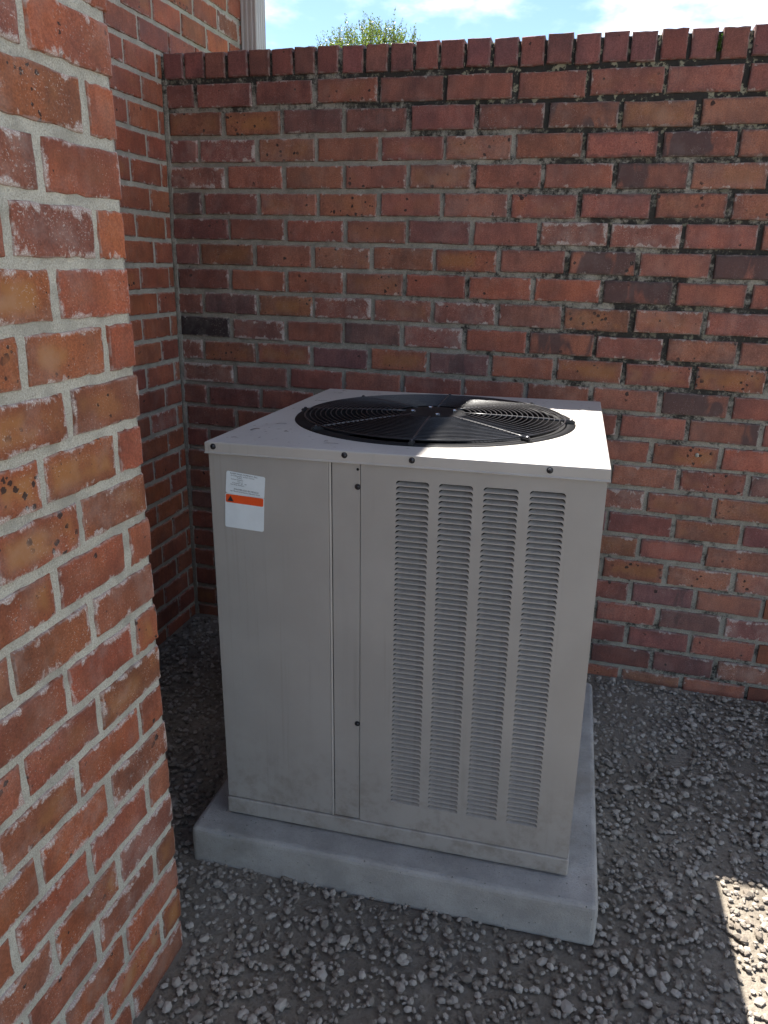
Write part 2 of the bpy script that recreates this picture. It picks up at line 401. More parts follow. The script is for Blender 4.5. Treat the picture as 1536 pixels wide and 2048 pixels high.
# ------------------------------------------------------------------ brick building (left)
house = empty('brick_building', (-0.4, -1.0, 0))
tag(house, 'red brick house with grey mortar and a projecting corner, left of the garden wall', 'house')
bpy.context.view_layer.update()
HT = 3.20                       # wall height up to the eaves
YE = 0.66                       # far corner of the house
PX, PY = 0.74432, -1.40073      # projecting wall face and its corner
wl = mortar_sheet('wall', Vector((0, PY - 0.02, 0)), Vector((0, 1, 0)), Vector((0, 0, 1)), Vector((1, 0, 0)), YE - PY + 0.02, HT, 0.011, 0.0050, 0.0016, MORTAR_HOUSE, None, 0.10)
child(wl, house); bpy.context.view_layer.update()
WL = 0.17695; bhl = H - 0.0135; far_bm = bmesh.new()
LT = 'rrrrRRrrmsbrRrrmwrRrt'
ktop = -16; 
for k in range(ktop, 24):       # course between bed k and k+1 (bed 0 under the coping)
    zc = GZ + 0.0011 - (k + 0.5) * H
    if zc > HT - 0.03: continue
    # joints: distance s from the corner towards the camera (negative beyond the garden wall)
    s0 = 0.0375 if k % 2 else 0.118
    s0 += random.gauss(0, .004)
    js = [s0 + i * WL for i in range(-5, 9)]
    for a, b in zip(js, js[1:]):
        if b > 1.40: continue
        a_ = max(a, -YE - 0.02)
        if b - a_ < 0.03: continue
        cut = a < 0.003 and b > 0.02 and k >= -1
        gl, gr = random.uniform(.004, .008), random.uniform(.004, .008)
        if k >= -1:
            if b < 0.012: continue
            if a < 0.0: a_ = 0.001; gl = 0.002
        L = b - a_ - gl - gr; sc = (a_ + gl + b - gr) / 2
        if L < 0.01: continue
        if b < 0.62:
            typ = random.choice(LT); L0 = min((0.04, 0.07, 0.10, 0.13, 0.163), key=lambda q_: abs(q_ - L))
            ms, L0 = get_mesh('house', L0, bhl, 0.07)
            o = put_brick('brick', None, ms, (random.gauss(0, .0009), -sc, zc + random.gauss(0, .001)), R(90), typ, L0 / 2, bhl / 2, L / L0, hue=(1.02, .84, .68), white=0.28, sz=random.uniform(.98, 1.02))
            child(o, wl)
        else:
            box(far_bm, (-0.07, -(b - gr), zc - bhl / 2), (0, -(a_ + gl), zc + bhl / 2))
o = bm_obj('brick_run', far_bm, BRICK_FAR); o['kind'] = 'stuff'; child(o, wl)

# projecting wall near the camera
pw = mortar_sheet('projecting_wall', Vector((PX, -3.6, 0)), Vector((0, 1, 0)), Vector((0, 0, 1)), Vector((1, 0, 0)), 3.6 + PY - 0.0045, HT, 0.007, 0.0040, 0.0013, MORTAR_NEAR, None, 0.16)
child(pw, house); bpy.context.view_layer.update()
WP, HD = 0.17311, 0.07039; bhp = H - 0.0135; far_bm = bmesh.new()
PT = {2: 'rrr', 3: 'Rwr', 4: 'Rbr', 5: 'Rwr', 6: 'Rwr', 7: 'RoR', 8: 'Roo', 9: 'boo', 10: 'Roo', 11: 'bor', 12: 'rRo'}
for k in range(-16, 24):
    zc = GZ + 0.0195 - (k + 0.5) * H
    if zc > HT - 0.03: continue
    first = HD if k % 2 == 0 else WP
    js = [0.0] + [first + i * WP + random.gauss(0, .0025) for i in range(13)]
    for i, (a, b) in enumerate(zip(js, js[1:])):
        gl, gr = (0 if i == 0 else random.uniform(.004, .0085)), random.uniform(.004, .0085)
        L = b - a - gl - gr; sc = (a + gl + b - gr) / 2 + (random.gauss(0, .0012) if i == 0 else 0); y = PY - sc
        if b < 0.62:
            ts = PT.get(k); typ = ts[i] if ts and i < len(ts) else pick('rrRRbowsr')
            L0 = 0.064 if L < 0.1 else 0.160
            key = 'near_header' if (i == 0 and L < 0.1) else 'near'
            ms, L0 = get_mesh(key, L0, bhp, 0.19 if key == 'near_header' else 0.085, nx=8, nz=4, jit=0.0017, bev=0.0036)
            o = put_brick('brick', None, ms, (PX + random.gauss(0, .0006), y, zc), R(90), typ, L0 / 2, bhp / 2, L / L0, hue=(0.98, .82, .62), white=(0.35 if key == 'near_header' else random.uniform(.50, .80)), wob=.5)
            child(o, pw)
        else:
            box(far_bm, (PX - 0.07, PY - (b - gr), zc - bhp / 2), (PX, PY - (a + gl), zc + bhp / 2))
    # bricks of the return face
    x = PX - (0.195 if k % 2 == 0 else 0.085)
    while x > 0.03:
        x1 = max(0.004, x - 0.161); box(far_bm, (x1, PY - 0.07, zc - bhp / 2), (x - 0.012, PY, zc + bhp / 2)); x = x1
o = bm_obj('brick_run', far_bm, BRICK_FAR); o['kind'] = 'stuff'; child(o, pw)
bm = bmesh.new(); box(bm, (0.0, PY - 0.165, 0), (PX - 0.012, PY - 0.005, HT)); o = bm_obj('return_wall', bm, MORTAR_NEAR); child(o, house)
# end wall of the house beyond the garden wall
bm = bmesh.new(); box(bm, (-3.0, YE - 0.11, 0), (-0.012, YE - 0.004, HT)); o = bm_obj('end_wall', bm, MORTAR_HOUSE); child(o, house)

# roof with overhanging eaves and gutter (above the frame, throws the shade)
def plain(name, col, rough=0.6, spec=0.4, metal=0.0, var=0.10, sc=20.0, bump=0.0):
    q = NT(name); P = q.coord(); n = q.noise(P, sc, 5, 0.6)
    c = q.mix(q.ss(n, 0.3, 0.7), tuple(k * (1 - var) for k in col), tuple(min(1, k * (1 + var)) for k in col))
    return q.fin(c, rough, q.bump(q.noise(P, sc * 12, 3), 0.3, bump) if bump else None, spec, metal)
TRIM = plain('painted_trim', (0.62, 0.60, 0.56), 0.5); SHINGLE = plain('roof_shingle', (0.10, 0.09, 0.085), 0.9, 0.2, 0, 0.3, 14, 0.004)
EX, EZ = 0.295, GZ + 1.25
rf = mesh_obj('roof', [(-4, -6, EZ + 1.6), (EX, -6, EZ), (EX, YE + .35, EZ), (-4, YE + .35, EZ + 1.6), (-4, -6, EZ + 1.75), (EX, -6, EZ + .14), (EX, YE + .35, EZ + .14), (-4, YE + .35, EZ + 1.75)],
              [(0, 1, 2, 3), (7, 6, 5, 4), (1, 5, 6, 2), (0, 3, 7, 4), (2, 6, 7, 3), (0, 4, 5, 1)], SHINGLE)
child(rf, house); bpy.context.view_layer.update()
bm = bmesh.new(); box(bm, (-0.10, -6, EZ + .012), (EX - .02, YE + .30, EZ + .03)); o = bm_obj('soffit', bm, TRIM); child(o, rf)
bm = bmesh.new(); box(bm, (-0.4, -6.0, EZ + .02), (1.02, PY + .28, EZ + .14)); o = bm_obj('porch_roof', bm, SHINGLE); child(o, rf)

# downspout fixed beside the far corner
def ribbed_downspout():
    q = []   # closed outline, x outwards from the wall, y along the wall; shallow ribs on each face
    x1, y0, y1 = 0.0673, 0.601, 0.694
    def rib(p, r, n, nx_, ny_, d=0.0035):
        out = []
        for i in range(n):
            for f, dd in ((0.0, 0), (0.30, 0), (0.42, d), (0.78, d), (0.90, 0)):
                t = (i + f) / n; out.append((p[0] + (r[0] - p[0]) * t - nx_ * dd, p[1] + (r[1] - p[1]) * t - ny_ * dd))
        return out
    q += rib((0.003, y0), (x1 - .006, y0), 3, 0, -1, 0.0014); q += [(x1 - .003, y0 + .0008), (x1, y0 + .006)]
    q += rib((x1, y0 + .006), (x1, y1 - .006), 4, 1, 0, 0.0025); q += [(x1 - .002, y1 - .002)]
    q += [(x1 - .006, y1), (0.003, y1)]
    return q
out = ribbed_downspout(); V = []; F = []; n = len(out)
for z in (0.08, EZ - 0.02): V += [(x, y, z) for x, y in out]
for i in range(n): F.append((i, (i + 1) % n, n + (i + 1) % n, n + i))
DS = plain('downspout_enamel', (0.40, 0.365, 0.345), 0.45, 0.5, 0, 0.05, 6)
o = mesh_obj('downspout', V, F, DS); o['label'] = 'beige ribbed metal downspout at the house corner'; child(o, house)

# ------------------------------------------------------------------ air conditioner
AW, AD, AH = 0.8121, 0.8264, 0.925
Ma = Matrix(((0.99963066, -0.02129465, -0.01688415, 1.0887), (0.02159538, 0.99960772, 0.017834, -0.6794), (0.01649775, -0.01819203, 0.99969839, -0.9 + GZ), (0, 0, 0, 1)))
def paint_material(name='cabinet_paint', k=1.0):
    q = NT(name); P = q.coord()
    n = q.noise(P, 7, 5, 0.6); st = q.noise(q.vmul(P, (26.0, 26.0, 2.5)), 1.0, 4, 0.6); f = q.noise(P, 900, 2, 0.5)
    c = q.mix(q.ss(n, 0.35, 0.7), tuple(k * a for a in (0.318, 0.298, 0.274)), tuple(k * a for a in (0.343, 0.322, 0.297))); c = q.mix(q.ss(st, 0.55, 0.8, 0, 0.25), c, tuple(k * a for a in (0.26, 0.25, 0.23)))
    x, y, z = q.sep(P)
    dirt = q.mul(q.ss(z, 0.02, 0.30, 1.0, 0.0), q.ss(q.noise(P, 26, 5, 0.7), 0.42, 0.70)); c = q.mix(q.mul(dirt, 0.55), c, (0.17, 0.14, 0.105))
    run = q.mul(q.ss(q.noise(q.vmul(P, (60.0, 60.0, 1.6)), 1.0, 3, 0.6), 0.58, 0.74), q.ss(q.noise(P, 4, 2), 0.4, 0.65)); c = q.mix(q.mul(run, 0.30), c, (0.20, 0.185, 0.16))
    nb = q.bump(f, 0.12, 0.0006); nb = q.bump(q.noise(P, 3.2, 2), 0.25, 0.012, nb)
    return q.fin(c, q.ss(n, 0.3, 0.7, 0.36, 0.50), nb, 0.5)
PAINT = paint_material(); LIDPAINT_LIT = paint_material('lid_paint_lit', 1.25)  # lid has the cabinet paint lightened, painting in skylight it lacks
BLACK = plain('black_coated_wire', (0.022, 0.022, 0.025), 0.34, 0.5, 0, 0.3, 60); MATT = plain('black_plastic', (0.009, 0.009, 0.010), 0.60, 0.16, 0, 0.3, 30)
STEEL = plain('screw_steel', (0.055, 0.055, 0.062), 0.35, 0.5, 0.8, 0.3, 200); ZINC = plain('bright_zinc', (0.55, 0.56, 0.58), 0.25, 0.5, 1.0, 0.1, 200)
COIL = plain('dark_coil', (0.012, 0.011, 0.011), 0.8, 0.1, 0, 0.4, 80)
BLADE = plain('fan_blade_black', (0.016, 0.017, 0.020), 0.75, 0.03, 0, 0.3, 30)
unit = empty('air_conditioner'); unit.matrix_world = Ma @ Matrix.Translation((0, 0, -AH))
tag(unit, 'beige metal air conditioning condenser with black round fan grille on top, wet from rain', 'air conditioner')
UP = Matrix.Translation((0, 0, AH))      # parts are written with z = 0 at the lid
def part(o, parent=None):
    o.parent = parent or unit
    return o
def T(bm): bmesh.ops.transform(bm, matrix=UP, verts=bm.verts); return bm
# lid: flat sheet with a round opening, rolled edge, drip lip with out-turned hem
RO, FC = 0.3422, (-0.0015, 0.0074)
bm = bmesh.new(); N = 96
hx, hy = AW / 2, AD / 2
def sq(a, hx, hy, r=0.006):
    c, s = math.cos(a), math.sin(a); k = min(hx / abs(c) if abs(c) > 1e-9 else 9, hy / abs(s) if abs(s) > 1e-9 else 9); return c * k, s * k
angs = sorted(set([2 * math.pi * i / N for i in range(N)] + [math.atan2(sy * hy, sx * hx) % (2 * math.pi) for sx in (1, -1) for sy in (1, -1)]))
n = len(angs)
def ring_sq(dx, z): return [bm.verts.new((*[(abs(p) + (dx if abs(abs(p) - h_) < 1e-6 else 0)) * (1 if p > 0 else -1) for p, h_ in zip(sq(a, hx, hy), (hx, hy))], z)) for a in angs]
rings = [[bm.verts.new((FC[0] + (RO - .003) * math.cos(a), FC[1] + (RO - .003) * math.sin(a), -0.006)) for a in angs],
         [bm.verts.new((FC[0] + RO * math.cos(a), FC[1] + RO * math.sin(a), 0)) for a in angs],
         ring_sq(-0.0028, 0.0), ring_sq(-0.0008, -0.0008), ring_sq(0, -0.003), ring_sq(0, -0.0205), ring_sq(0.0016, -0.0238), ring_sq(0.0008, -0.0250), ring_sq(-0.003, -0.0246), ring_sq(-0.003, -0.004)]
for a, b in zip(rings, rings[1:]):
    for i in range(n): bm.faces.new((a[i], b[i], b[(i + 1) % n], a[(i + 1) % n]))
bmesh.ops.recalc_face_normals(bm, faces=bm.faces)
lid = part(bm_obj('top_cover', T(bm), LIDPAINT_LIT))
def screw(x, z, parent, y=None, mat=STEEL, r=0.0042):
    b = bmesh.new(); lathe(b, [(r, 0), (r, 0.0018), (r * .8, 0.0034), (r * .3, 0.0042)], 10, closed=True)
    box(b, (-r * .8, -.0005, .0041), (r * .8, .0005, .0047))
    lathe(b, [(r * 1.5, -.0002), (r * 1.5, .0009), (r * .9, .0012)], 12, closed=True)
    bmesh.ops.transform(b, matrix=Matrix.Translation((x, -hy if y is None else y, z)) @ Matrix.Rotation(R(90), 4, 'X') @ Matrix.Rotation(random.random() * 3, 4, 'Z'), verts=b.verts)
    return part(bm_obj('screw', T(b), mat), parent)
for x, z in ((-.387, -.0095), (-.1025, -.0085), (.0344, -.0095), (.2968, -.010)): screw(x, z, lid)
# cabinet walls (inset under the lid lip)
IN = 0.0045; fy = -hy + IN
Z0, ZB = -0.012, -AH + 0.05
def panel(name, x0, x1, y, z0, z1, bulge=0.0):
    b = bevel_box((x0, y, z0), (x1, y + 0.02, z1), 0.0022, 2); return part(bm_obj(name, T(b), PAINT))
access = panel('access_panel', -hx + IN, -0.1375, fy - 0.0005, ZB, Z0)
b = bmesh.new(); tube(b, [(-0.1358, fy + .0018, Z0), (-0.1358, fy + .0018, ZB)], 0.0032, 8); part(bm_obj('panel_edge', T(b), PAINT))
post = panel('corner_post', -0.1318, -0.0715, fy + 0.0015, ZB, Z0)
b = bmesh.new(); lathe(b, [(0.0028, 0), (0.0028, .0006)], 12, closed=True); bmesh.ops.transform(b, matrix=Matrix.Translation((-.0766, fy + .0013, -.037)) @ Matrix.Rotation(R(90), 4, 'X'), verts=b.verts)
part(bm_obj('screw_hole', T(b), MATT), post)
screw(-.0766, -.073, post, fy + .0015); screw(-.0766, -.62, post, fy + .0015)
# louvred panel with pressed openings
lx0, lx1 = -0.0700, hx - IN
cols = (0.0023, 0.0885, 0.1755, 0.2632); LW, LP, LTOP = 0.0668, 0.0115, -0.0535
NR = 66
V = []; F = []
def addpoly(loops, y):
    pts = [p for l in loops for p in l]; b0 = len(V)
    V.extend((p[0], y, p[1]) for p in pts)
    for t in tessellate_polygon([[Vector((p[0], p[1], 0)) for p in l] for l in loops]): F.append(tuple(b0 + i for i in t))
def slot(x, zt):
    r = 0.0065; hh = 0.0088; pts = [(x, zt - hh), (x + LW, zt - hh)]
    for i in range(5): a = i * math.pi / 8; pts.append((x + LW - r + r * math.cos(a), zt - r + r * math.sin(a)))
    for i in range(5): a = math.pi / 2 + i * math.pi / 8; pts.append((x + r + r * math.cos(a), zt - r + r * math.sin(a)))
    return pts
addpoly([[(lx0, LTOP + .001), (lx1, LTOP + .001), (lx1, Z0), (lx0, Z0)]], fy)
for r_ in range(NR):
    zt = LTOP - r_ * LP
    addpoly([[(lx0, zt + .001 - LP), (lx1, zt + .001 - LP), (lx1, zt + .001), (lx0, zt + .001)]] + [slot(x, zt) for x in cols], fy)
zb = LTOP - NR * LP + .001
addpoly([[(lx0, ZB), (lx1, ZB), (lx1, zb), (lx0, zb)]], fy)
b0 = len(V); V += [(lx0, fy, ZB), (lx0, fy, Z0), (lx0, fy + .02, Z0), (lx0, fy + .02, ZB), (lx1, fy, ZB), (lx1, fy, Z0), (lx1, fy + .02, Z0), (lx1, fy + .02, ZB)]
F += [(b0, b0 + 1, b0 + 2, b0 + 3), (b0 + 4, b0 + 7, b0 + 6, b0 + 5)]
V = [(x, y, z + AH) for x, y, z in V]
lpan = mesh_obj('louvered_panel', V, F, PAINT)
bmx = bmesh.new(); bmx.from_mesh(lpan.data); bmesh.ops.recalc_face_normals(bmx, faces=bmx.faces)
for f in bmx.faces:
    if abs(f.normal.y) > .9 and f.normal.y > 0: f.normal_flip()
bmx.to_mesh(lpan.data); bmx.free()
part(lpan)
# one louver blade: scooped sheet, deep at its top, flush at the bottom edge of its slot
V = []; F = []; nu, nv = 10, 4
for j in range(nv + 1):
    v = j / nv
    for i in range(nu + 1):
        u = i / nu; e = min(u, 1 - u) * LW; sc_ = min(1, (e / 0.0075)) ** 0.6
        V.append((u * LW, 0.0004 + (0.0088 * (1 - v) ** 1.15) * sc_, -0.0034 - 0.0056 * v - (1 - sc_) * 0.0030 * (1 - v)))
for j in range(nv):
    for i in range(nu): a = j * (nu + 1) + i; F.append((a, a + nu + 1, a + nu + 2, a + 1))
lme = bpy.data.meshes.new('louver'); lme.from_pydata(V, [], F); lme.update(); lme.materials.append(PAINT)
for p in lme.polygons: p.use_smooth = True
for x in cols:
    for r_ in range(NR):
        o = bpy.data.objects.new('louver', lme); COL.objects.link(o); o.parent = lpan; o.location = (x, fy, LTOP - r_ * LP + AH)
# other sides, base pan, dark inside
side = bmesh.new(); box(side, (hx - IN - .018, fy + .022, ZB), (hx - IN, hy - IN, Z0)); part(bm_obj('side_panel', T(side), PAINT))
side = bmesh.new(); box(side, (-hx + IN, fy + .022, ZB), (-hx + IN + .018, hy - IN, Z0)); part(bm_obj('side_panel', T(side), PAINT))
side = bmesh.new(); box(side, (-hx + IN + .02, hy - IN - .018, ZB), (hx - IN - .02, hy - IN - .001, Z0)); part(bm_obj('back_panel', T(side), PAINT))
side = bmesh.new(); box(side, (-hx + .03, fy + .030, ZB + .02), (hx - .03, fy + .034, -0.03)); part(bm_obj('coil', T(side), COIL))
part(bm_obj('base_pan', T(bevel_box((-hx + .002, -hy + .002, -AH + .004), (hx - .002, hy - .002, ZB - .002), 0.004, 2)), PAINT))
# black orifice flange and shroud
bm = bmesh.new(); lathe(bm, [(RO - .0015, -.001), (RO - .003, .0012), (0.3085, .0008), (0.3055, -.002), (0.300, -.03), (0.296, -.16)], 96, (FC[0], FC[1], 0)); part(bm_obj('fan_flange', T(bm), MATT, smooth=True))
bm = bmesh.new(); lathe(bm, [(0.296, -.22), (0.02, -.22)], 40, (FC[0], FC[1], 0)); part(bm_obj('fan_well', T(bm), COIL))
# fan blades
for k in range(3):
    b = bmesh.new(); nu, nv = 8, 10; g_ = []
    for i in range(nu + 1):
        r_ = 0.06 + 0.225 * i / nu; row = []
        for j in range(nv + 1):
            a = (j / nv - 0.5) * (1.5 - 0.25 * i / nu) + k * 2 * math.pi / 3 + 0.45 * i / nu + 0.4
            row.append(b.verts.new((FC[0] + r_ * math.cos(a), FC[1] + r_ * math.sin(a), -0.085 + 0.085 * (j / nv - 0.5) + 0.018 * math.sin(math.pi * j / nv))))
        g_.append(row)
    for i in range(nu):
        for j in range(nv): b.faces.new((g_[i][j], g_[i + 1][j], g_[i + 1][j + 1], g_[i][j + 1]))
    bl = part(bm_obj('fan_blade', T(b), BLADE, smooth=True))
# wire guard
guard = empty('fan_guard'); guard.parent = unit
def dome(r): return 0.0065 + 0.0075 * (1 - (r / 0.335) ** 2)
bm = bmesh.new(); lathe(bm, [(0.082, .006), (0.082, .011), (0.078, .0145), (0.06, .0155), (0.001, .016)], 48, (FC[0], FC[1], 0)); part(bm_obj('hub_plate', T(bm), MATT, smooth=True), guard)
for k in range(4):
    a = R(20 + 90 * k); b = bmesh.new(); lathe(b, [(.0065, 0), (.0065, .0035), (.0045, .005)], 6, (FC[0] + .052 * math.cos(a), FC[1] + .052 * math.sin(a), .0155), True); part(bm_obj('bolt', T(b), ZINC), guard)
NRG = 19
for i in range(NRG):
    r_ = 0.091 + (0.3165 - 0.091) * i / (NRG - 1); b = bmesh.new(); m = 88
    tube(b, [(FC[0] + r_ * math.cos(2 * math.pi * t / m), FC[1] + r_ * math.sin(2 * math.pi * t / m), dome(r_) + .0022) for t in range(m)], 0.0013 if i < NRG - 1 else 0.0020, 6, True)
    part(bm_obj('wire_ring', T(b), BLACK, smooth=True), guard)
for k in range(8):
    a = R(2.5 + 45 * k); b = bmesh.new(); c, s = math.cos(a), math.sin(a)
    tube(b, [(FC[0] + r_ * c, FC[1] + r_ * s, dome(r_) + .0006) for r_ in (.07, .13, .19, .25, .30, .325)], 0.0032, 6)
    sp = part(bm_obj('spoke', T(b), BLACK, smooth=True), guard)
    b = bmesh.new(); Mx = Matrix.Translation((FC[0], FC[1], 0)) @ Matrix.Rotation(a, 4, 'Z'); box(b, (.312, -.0055, .0009), (.340, .0055, .0085), Mx)
    bmesh.ops.bevel(b, geom=b.edges[:], offset=.002, segments=2, affect='EDGES'); part(bm_obj('clip', T(b), BLACK), sp)
    b = bmesh.new(); lathe(b, [(.0042, 0), (.0042, .003), (.0022, .0042)], 8, (FC[0] + .330 * c, FC[1] + .330 * s, .0084), True); part(bm_obj('clip_screw', T(b), STEEL), sp)

# stickers
PAPER = plain('sticker_white', (0.66, 0.71, 0.73), 0.45, 0.5, 0, 0.03, 40); INK = plain('ink_black', (0.02, 0.025, 0.03), 0.6); ORANGE = plain('sticker_orange', (0.72, 0.085, 0.015), 0.45, 0.5, 0, 0.06, 40)
def rrect(x0, z0, x1, z1, r, y, n=4):
    pts = []
    for cx, cz, a0 in ((x1 - r, z1 - r, 0), (x0 + r, z1 - r, 90), (x0 + r, z0 + r, 180), (x1 - r, z0 + r, 270)):
        for i in range(n + 1): a = R(a0 + 90 * i / n); pts.append((cx + r * math.cos(a), y, cz + r * math.sin(a)))
    return pts
def sticker(name, w, h, mat, Ms, y, r=0.004):
    pts = [Ms @ Vector(p) for p in rrect(0, -h, w, 0, r, 0)]; n = len(pts); V = [p + Vector((0, y, AH)) for p in pts] + [p + Vector((0, y + .0006, AH)) for p in pts]
    F = [tuple(range(n))[::-1]] + [(i, (i + 1) % n, n + (i + 1) % n, n + i) for i in range(n)]
    o = mesh_obj(name, V, F, mat)
    return o
sy_ = fy - 0.0014
Ms = Matrix.Translation((-0.3612, 0, -0.0597)) @ Matrix.Rotation(R(5.5), 4, 'Y')
st = part(sticker('rating_sticker', 0.0868, 0.0480, PAPER, Ms, sy_), access); st['label'] = 'white printed rating sticker'
def text(s, x, z, size, parent, M_, y, align='LEFT', mat=INK):
    cu = bpy.data.curves.new('lettering', 'FONT'); cu.body = s; cu.size = size; cu.align_x = align; cu.extrude = 0.00005
    o = bpy.data.objects.new('lettering', cu); COL.objects.link(o); bpy.context.view_layer.update()
    me = bpy.data.meshes.new_from_object(o.evaluated_get(bpy.context.evaluated_depsgraph_get())); bpy.data.objects.remove(o)
    me.materials.clear(); me.materials.append(mat)
    o = bpy.data.objects.new('lettering', me); COL.objects.link(o); o.parent = parent
    o.matrix_local = Matrix.Translation((0, y, AH)) @ M_ @ Matrix.Translation((x, 0, z)) @ Matrix.Rotation(R(90), 4, 'X')
    return o
lines = [('RHEEM SALES COMPANY, INC.', .0085, -.0052, .0046), ('Acondicionador de Aire Central', .0105, -.0092, .0040), ('Modelo', .024, -.0130, .0038), ('Tension Nominal :', .0105, -.0170, .0038), ('Fase : 1', .026, -.0208, .0038),
         ('Frecuencia : 60    Hz', .0145, -.0246, .0038), ('Corriente Nominal :', .0105, -.0284, .0038), ('ENSAMBLADO EN MEXICO', .0185, -.0384, .0046), ('Leer Manual de Instalacion y Operacion Antes', .0100, -.0426, .0036)]
for s_, x, z, sz in lines: text(s_, x, z, sz, st, Ms, sy_ - .00012)
Mo = Matrix.Translation((-0.3668, 0, -0.1085)) @ Matrix.Rotation(R(3.0), 4, 'Y')
sb = part(sticker('warning_sticker', 0.088, 0.075, PAPER, Mo, sy_), access); sb['label'] = 'orange and white warning sticker'
Mi = Mo @ Matrix.Translation((.0015, 0, -.0015)); o = sticker('warning_band', 0.085, 0.018, ORANGE, Mi, sy_ - .0002, .003); part(o, sb)
tri = [Mi @ Vector(p) for p in ((.004, 0, -.015), (.018, 0, -.015), (.011, 0, -.003))]
o = mesh_obj('warning_triangle', [p + Vector((0, sy_ - .0009, AH)) for p in tri] + [p + Vector((0, sy_ - .0004, AH)) for p in tri], [(0, 1, 2), (0, 3, 4, 1), (1, 4, 5, 2), (2, 5, 3, 0)], INK); part(o, sb)

# rain water lying on the lid
def water_material():
    q = NT('rain_water'); b = q.b; b.inputs['Base Color'].default_value = (1, 1, 1, 1); b.inputs['Roughness'].default_value = 0.03
    b.inputs['IOR'].default_value = 1.33; 
    t = q.new('ShaderNodeBsdfTransparent'); gl = q.new('ShaderNodeBsdfGlossy'); gl.inputs['Roughness'].default_value = 0.03; fr = q.new('ShaderNodeFresnel'); fr.inputs[0].default_value = 1.33
    m = q.new('ShaderNodeMixShader'); q.put(m.inputs[0], fr.outputs[0]); q.t.links.new(t.outputs[0], m.inputs[1]); q.t.links.new(gl.outputs[0], m.inputs[2]); q.t.links.new(m.outputs[0], q.out.inputs['Surface'])
    return q.m
bm = bmesh.new(); rng = random.Random(5)
cnt = 0
while cnt < 120:
    x, y = rng.uniform(-hx + .02, hx - .02), rng.uniform(-hy + .015, hy - .02)
    if math.hypot(x - FC[0], y - FC[1]) < RO + .015: continue
    big = rng.random() < .16; L = rng.uniform(.006, .017) if big else rng.uniform(.0015, .004); wv = L * (rng.uniform(.3, .55) if big else rng.uniform(.6, 1)); a0 = rng.uniform(0, 6.28)
    n = 12; hb = min(.0026, wv * .34); top = bm.verts.new((x, y, hb)); prof = ((.38, .90), (.72, .60), (.93, .22), (1.0, 0.0)); rg = [[] for _ in prof]
    for i in range(n):
        a = 2 * math.pi * i / n; k = 1 + (0.45 if big else .12) * noise.noise(Vector((math.cos(a) * 1.3 + cnt * 7, math.sin(a) * 1.3, cnt)))
        dx, dy = L * math.cos(a) * k, wv * math.sin(a) * k; ca, sa = math.cos(a0), math.sin(a0); dx, dy = dx * ca - dy * sa, dx * sa + dy * ca
        for (f_, z_), l_ in zip(prof, rg): l_.append(bm.verts.new((x + dx * f_, y + dy * f_, hb * z_ + .0001)))
    for i in range(n):
        j = (i + 1) % n; bm.faces.new((top, rg[0][i], rg[0][j]))
        for p_, q_ in zip(rg, rg[1:]): bm.faces.new((p_[i], q_[i], q_[j], p_[j]))
    cnt += 1
wd = bm_obj('rain_water', bm, water_material(), smooth=True); wd.matrix_world = Ma
tag(wd, 'scattered puddles and drops of rain on the condenser lid', 'water', kind='stuff')

# concrete pad, settled with the unit
def concrete():
    q = NT('concrete'); P = q.coord(); n = q.noise(P, 9, 6, 0.65); f = q.noise(P, 240, 4, 0.7)
    c = q.mix(q.ss(n, 0.3, 0.7), (0.29, 0.28, 0.26), (0.40, 0.385, 0.36)); c = q.mix(q.ss(f, 0.5, 0.75, 0, 0.5), c, (0.2, 0.19, 0.175))
    vd, vc = q.vor(P, 70); pit = q.mul(q.ss(vd, 0.05, 0.16, 1.0, 0.0), q.math('LESS_THAN', q.sep(vc)[0], 0.3)); c = q.mix(q.mul(pit, 0.6), c, (0.10, 0.095, 0.085)); c = q.mix(q.ss(q.noise(P, 3.5, 5, 0.7), 0.48, 0.7, 0, 0.5), c, (0.19, 0.165, 0.13))
    return q.fin(c, 0.92, q.bump(pit, 0.8, -0.004, q.bump(f, 0.6, 0.003)), 0.25)
bm = bevel_box((-.47, -.48, -.11), (.47, .47, -.001), 0.012, 3); pad = bm_obj('concrete_pad', bm, concrete()); pad.matrix_world = Ma @ Matrix.Translation((0, 0, -AH))
tag(pad, 'grey concrete pad under the air conditioning condenser', 'pad')

# gravel over the yard
rng = random.Random(3); V = []; F = []
ico = bmesh.new(); bmesh.ops.create_icosphere(ico, subdivisions=1, radius=1.0); iv = [v.co.copy() for v in ico.verts]; ifc = [tuple(v.index for v in f.verts) for f in ico.faces]; ico.free()
cnt = 0
while cnt < 24000:
    x, y = rng.uniform(0.02, 3.2), rng.uniform(-2.0, -0.02)
    lx, ly = x - 1.0887, y + .6794
    if abs(lx) < .47 and abs(ly) < .48: continue
    if x < PX + .015 and y < PY + .01: continue
    r_ = rng.uniform(.003, .0085) * (1 if rng.random() < .85 else 1.5); q_ = Matrix.Rotation(rng.uniform(0, 6.28), 3, 'Z') @ Matrix.Rotation(rng.uniform(-.5, .5), 3, 'X')
    b0 = len(V); sx, sy, sz = r_ * rng.uniform(.8, 1.4), r_ * rng.uniform(.7, 1.1), r_ * rng.uniform(.45, .8)
    for v in iv:
        p = q_ @ Vector((v.x * sx, v.y * sy, v.z * sz)) * rng.uniform(.85, 1.12); V.append((x + p.x, y + p.y, .004 + sz * .5 + p.z))
    F += [tuple(b0 + i for i in f) for f in ifc]; cnt += 1
